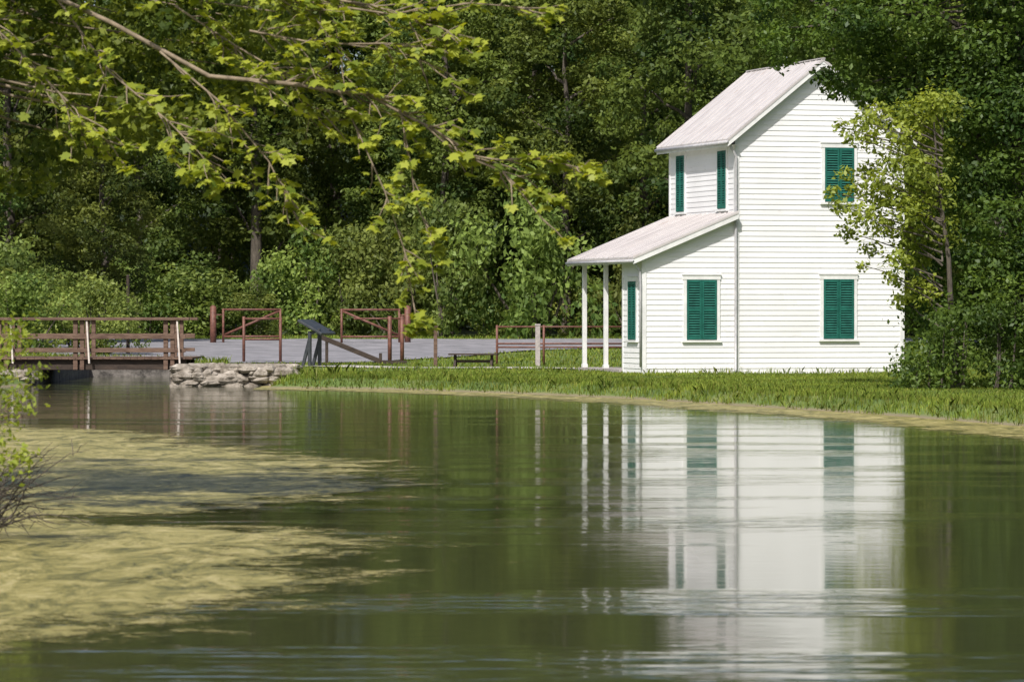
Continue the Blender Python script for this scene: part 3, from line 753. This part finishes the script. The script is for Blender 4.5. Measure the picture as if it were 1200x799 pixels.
def rock(b, c, s):
    n0 = len(b.v); R = 7
    for zz, rr in ((-1, .6), (-.35, 1), (.4, .92), (1, .45)):
        for k in range(R):
            a = k / R * math.tau; j = random.uniform(.78, 1.15)
            b.v.append((c[0] + s[0] * rr * j * math.cos(a), c[1] + s[1] * rr * j * math.sin(a), c[2] + s[2] * (zz + random.uniform(-.18, .18))))
    for i in range(3):
        for k in range(R):
            p = n0 + i * R + k; q = n0 + i * R + (k + 1) % R
            b.f.append([p, q, q + R, p + R]); b.m.append(0)
    b.f.append([n0 + k for k in range(R)][::-1]); b.m.append(0)
    b.f.append([n0 + 3 * R + k for k in range(R)]); b.m.append(0)
def abut(x0, x1, y0, y1, z1, name, n):
    b = B(); b.box((x0, y0 + .30, -.6), (x1 - .3, y1, z1 - .10))
    for k in range(n):
        z = min(random.choice([.0, .10, .2, .3, .38, .5]), z1 - .10)
        rock(b, (random.uniform(x0 + .2, x1), y0 + .2 + random.uniform(-.2, .15), z), (random.uniform(.12, .42), .22, random.uniform(.08, .15)))
    for k in range(n):
        rock(b, (random.uniform(x0 + .2, x1), random.uniform(y0 + .2, y1), z1 - .10 + random.uniform(-.05, .05)), (random.uniform(.12, .4), .22, .08))
    o = b.obj(name, [M_stone], None)
abut(-9.72, -6.2, 109.1, 111.4, .60, 'stone_abutment', 80)
abut(-17.5, -13.9, 110.6, 112.6, .44, 'stone_abutment', 30)
b = B(); b.box((-13.95, 111, -.7), (-13.7, 125, .41)); b.box((-9.9, 111, -.7), (-9.65, 125, .41)); b.box((-13.7, 124.6, -.7), (-9.9, 125, .38))
b.obj('lock_wall', [M_found])

# ------------------------------------------------------------------ gates, rails, posts
def gate(x0, x1, y, flip):
    g = H(x0, y); b = B()
    p = x0 if not flip else x1
    o = x0 + .42 if not flip else x0; q = x1 if not flip else x1 - .35
    b.tube([(p, y, g - .2), (p, y, g + 1.55)], .13, 12); b.tube([(p, y, g + 1.55), (p, y, g + 1.60)], [.13, .05], 12)
    for z in (1.42, .30): b.tube([(o, y, g + z), (q, y, g + z)], .045, 8)
    b.tube([(o, y, g - .1), (o, y, g + 1.46)], .05, 8); b.tube([(q, y, g - .1), (q, y, g + 1.46)], .045, 8)
    b.tube([(o, y + .02, g + .35), (q, y + .02, g + 1.38)] if not flip else [(o, y + .02, g + 1.38), (q, y + .02, g + .35)], .05, 8)
    b.tube([(min(p, o), y, g + 1.2), (max(p, o), y, g + 1.2)], .03, 6) if not flip else b.tube([(q, y, g + 1.2), (p, y, g + 1.2)], .03, 6)
    b.obj('steel_gate', [M_rust], None, smooth=True)
gate(-12.45, -9.65, 160, False); gate(-7.1, -4.35, 160, True)
def railing(pts, posts, hs, y, name, mat, r=.035, pr=.05, top=1.35):
    b = B()
    for x in posts: g = H(x, y); b.tube([(x, y, g - .2), (x, y, g + top)], pr, 8)
    for h in hs:
        g = H(pts[0], y); b.tube([(pts[0], y, g + h), (pts[1], y, g + h)], r, 8)
    b.obj(name, [mat], None, smooth=True)
railing((-9.15, -7.9), (-9.15, -7.9), (1.5, .8), 131, 'pipe_railing', M_rust, top=1.58)
railing((-5.4, -3.75), (-4.17, -3.75), (1.5,), 131, 'pipe_railing', M_rust, .03, .07, top=1.6)
b = B(); g = H(-6, 128.5); b.beam((-6.5, 128.5, g + .98), (-4.4, 128.5, g + .12), .13, .16); b.beam((-4.38, 128.5, g + .10), (-3.5, 128.5, g + .08), .13, .13); b.beam((-4.4, 128.5, g - .1), (-4.4, 128.5, g + .4), .1, .1); b.beam((-6.2, 128.5, g - .1), (-6.2, 128.5, g + .82), .1, .1); b.obj('gate_balance_beam', [M_darkwood], None, .01)
railing((-.5, 3.75), (-.5, 1.06, 2.4, 3.75), (1.28, .72, .60), 128, 'pipe_railing', M_rust, .028, .04, top=1.34)
b = B(); g = H(.85, 126.5); b.box((.77, 126.42, g - .2), (.93, 126.58, g + 1.32)); b.box((.755, 126.405, g + 1.32), (.945, 126.595, g + 1.38)); b.obj('grey_post', [M_greypost], None, .012)
b = B(); g = H(-2.5, 126); b.box((-2.57, 125.94, g - .2), (-2.45, 126.06, g + 1.3)); b.beam((-2.6, 126, g + 1.31), (-2.42, 126, g + 1.31), .18, .04); b.obj('wooden_post', [M_wood], None, .008)
b = B(); g = H(-14.2, 142); b.tube([(-14.2, 142, g - .2), (-14.2, 142, g + 2.9)], [.07, .06], 8); b.tube([(-14.2, 142, g + 2.9), (-14.2, 142, g + 2.95)], [.075, .03], 8); b.obj('wooden_pole', [M_darkwood])
sg = empty('information_sign', (-6.3, 123.5, H(-6.3, 123.5)), math.radians(68))
b = B()
for x in (-.38, .38):
    b.beam((x, .05, -.2), (x, .05, 1.15), .10, .10); b.beam((x, .05, 1.05), (x, -.32, 1.22), .07, .07); b.beam((x, .3, 0), (x, .05, .9), .08, .10)
b.obj('legs', [M_signback], sg, .006)
b = B(); b.hexa([(-.55, -.42, 1.02), (.55, -.42, 1.02), (.55, .42, 1.46), (-.55, .42, 1.46), (-.55, -.45, 1.09), (.55, -.45, 1.09), (.55, .39, 1.53), (-.55, .39, 1.53)]); b.obj('panel', [M_signback], sg, .01)
bn = empty('wooden_bench', (-1.25, 124.8, H(-1.2, 124.8)), math.radians(-8))
b = B()
for y in (-.16, .0, .16): b.box((-.8, y - .07, .40), (.8, y + .07, .45))
b.obj('seat', [M_darkwood], bn, .006)
b = B()
for x in (-.6, .6): b.beam((x, -.2, -.05), (x, .05, .4), .08, .08); b.beam((x, .2, -.05), (x, -.05, .4), .08, .08)
b.beam((-.6, 0, .2), (.6, 0, .2), .05, .09); b.obj('legs', [M_darkwood], bn, .006)

# ------------------------------------------------------------------ light, sky, camera
wd = bpy.data.worlds.new('World'); scene.world = wd; wd.use_nodes = True
nt = wd.node_tree; nt.nodes.clear()
sky = nt.nodes.new('ShaderNodeTexSky'); sky.sky_type = 'NISHITA'; sky.sun_disc = False
sv = Vector((-.36, -.933, 0)).normalized(); el = math.radians(50)
sky.sun_elevation = el; sky.sun_rotation = math.atan2(sv.x, sv.y); sky.dust_density = 3.0; sky.air_density = .9
bg = nt.nodes.new('ShaderNodeBackground'); bg.inputs[1].default_value = .13
wo = nt.nodes.new('ShaderNodeOutputWorld'); nt.links.new(sky.outputs[0], bg.inputs[0]); nt.links.new(bg.outputs[0], wo.inputs[0])
sd_ = bpy.data.lights.new('sun', 'SUN'); sd_.energy = 5.0; sd_.angle = math.radians(.5); sd_.color = (1, .955, .90)
so = bpy.data.objects.new('sun', sd_); link(so)
S = Vector((sv.x * math.cos(el), sv.y * math.cos(el), math.sin(el)))
so.rotation_euler = (-S).to_track_quat('-Z', 'Y').to_euler(); so.location = S * 60

cam = bpy.data.cameras.new('camera'); cam.lens = 135; cam.sensor_width = 36; cam.clip_end = 3000; cam.clip_start = .5
cam.dof.use_dof = True; cam.dof.focus_distance = 108; cam.dof.aperture_fstop = 6.3
co = bpy.data.objects.new('camera', cam); link(co)
co.location = (0, 0, 2.12); co.rotation_euler = (math.radians(90 - .44), 0, 0)
scene.camera = co
scene.view_settings.view_transform = 'Standard'; scene.view_settings.look = 'None'; scene.view_settings.exposure = 0
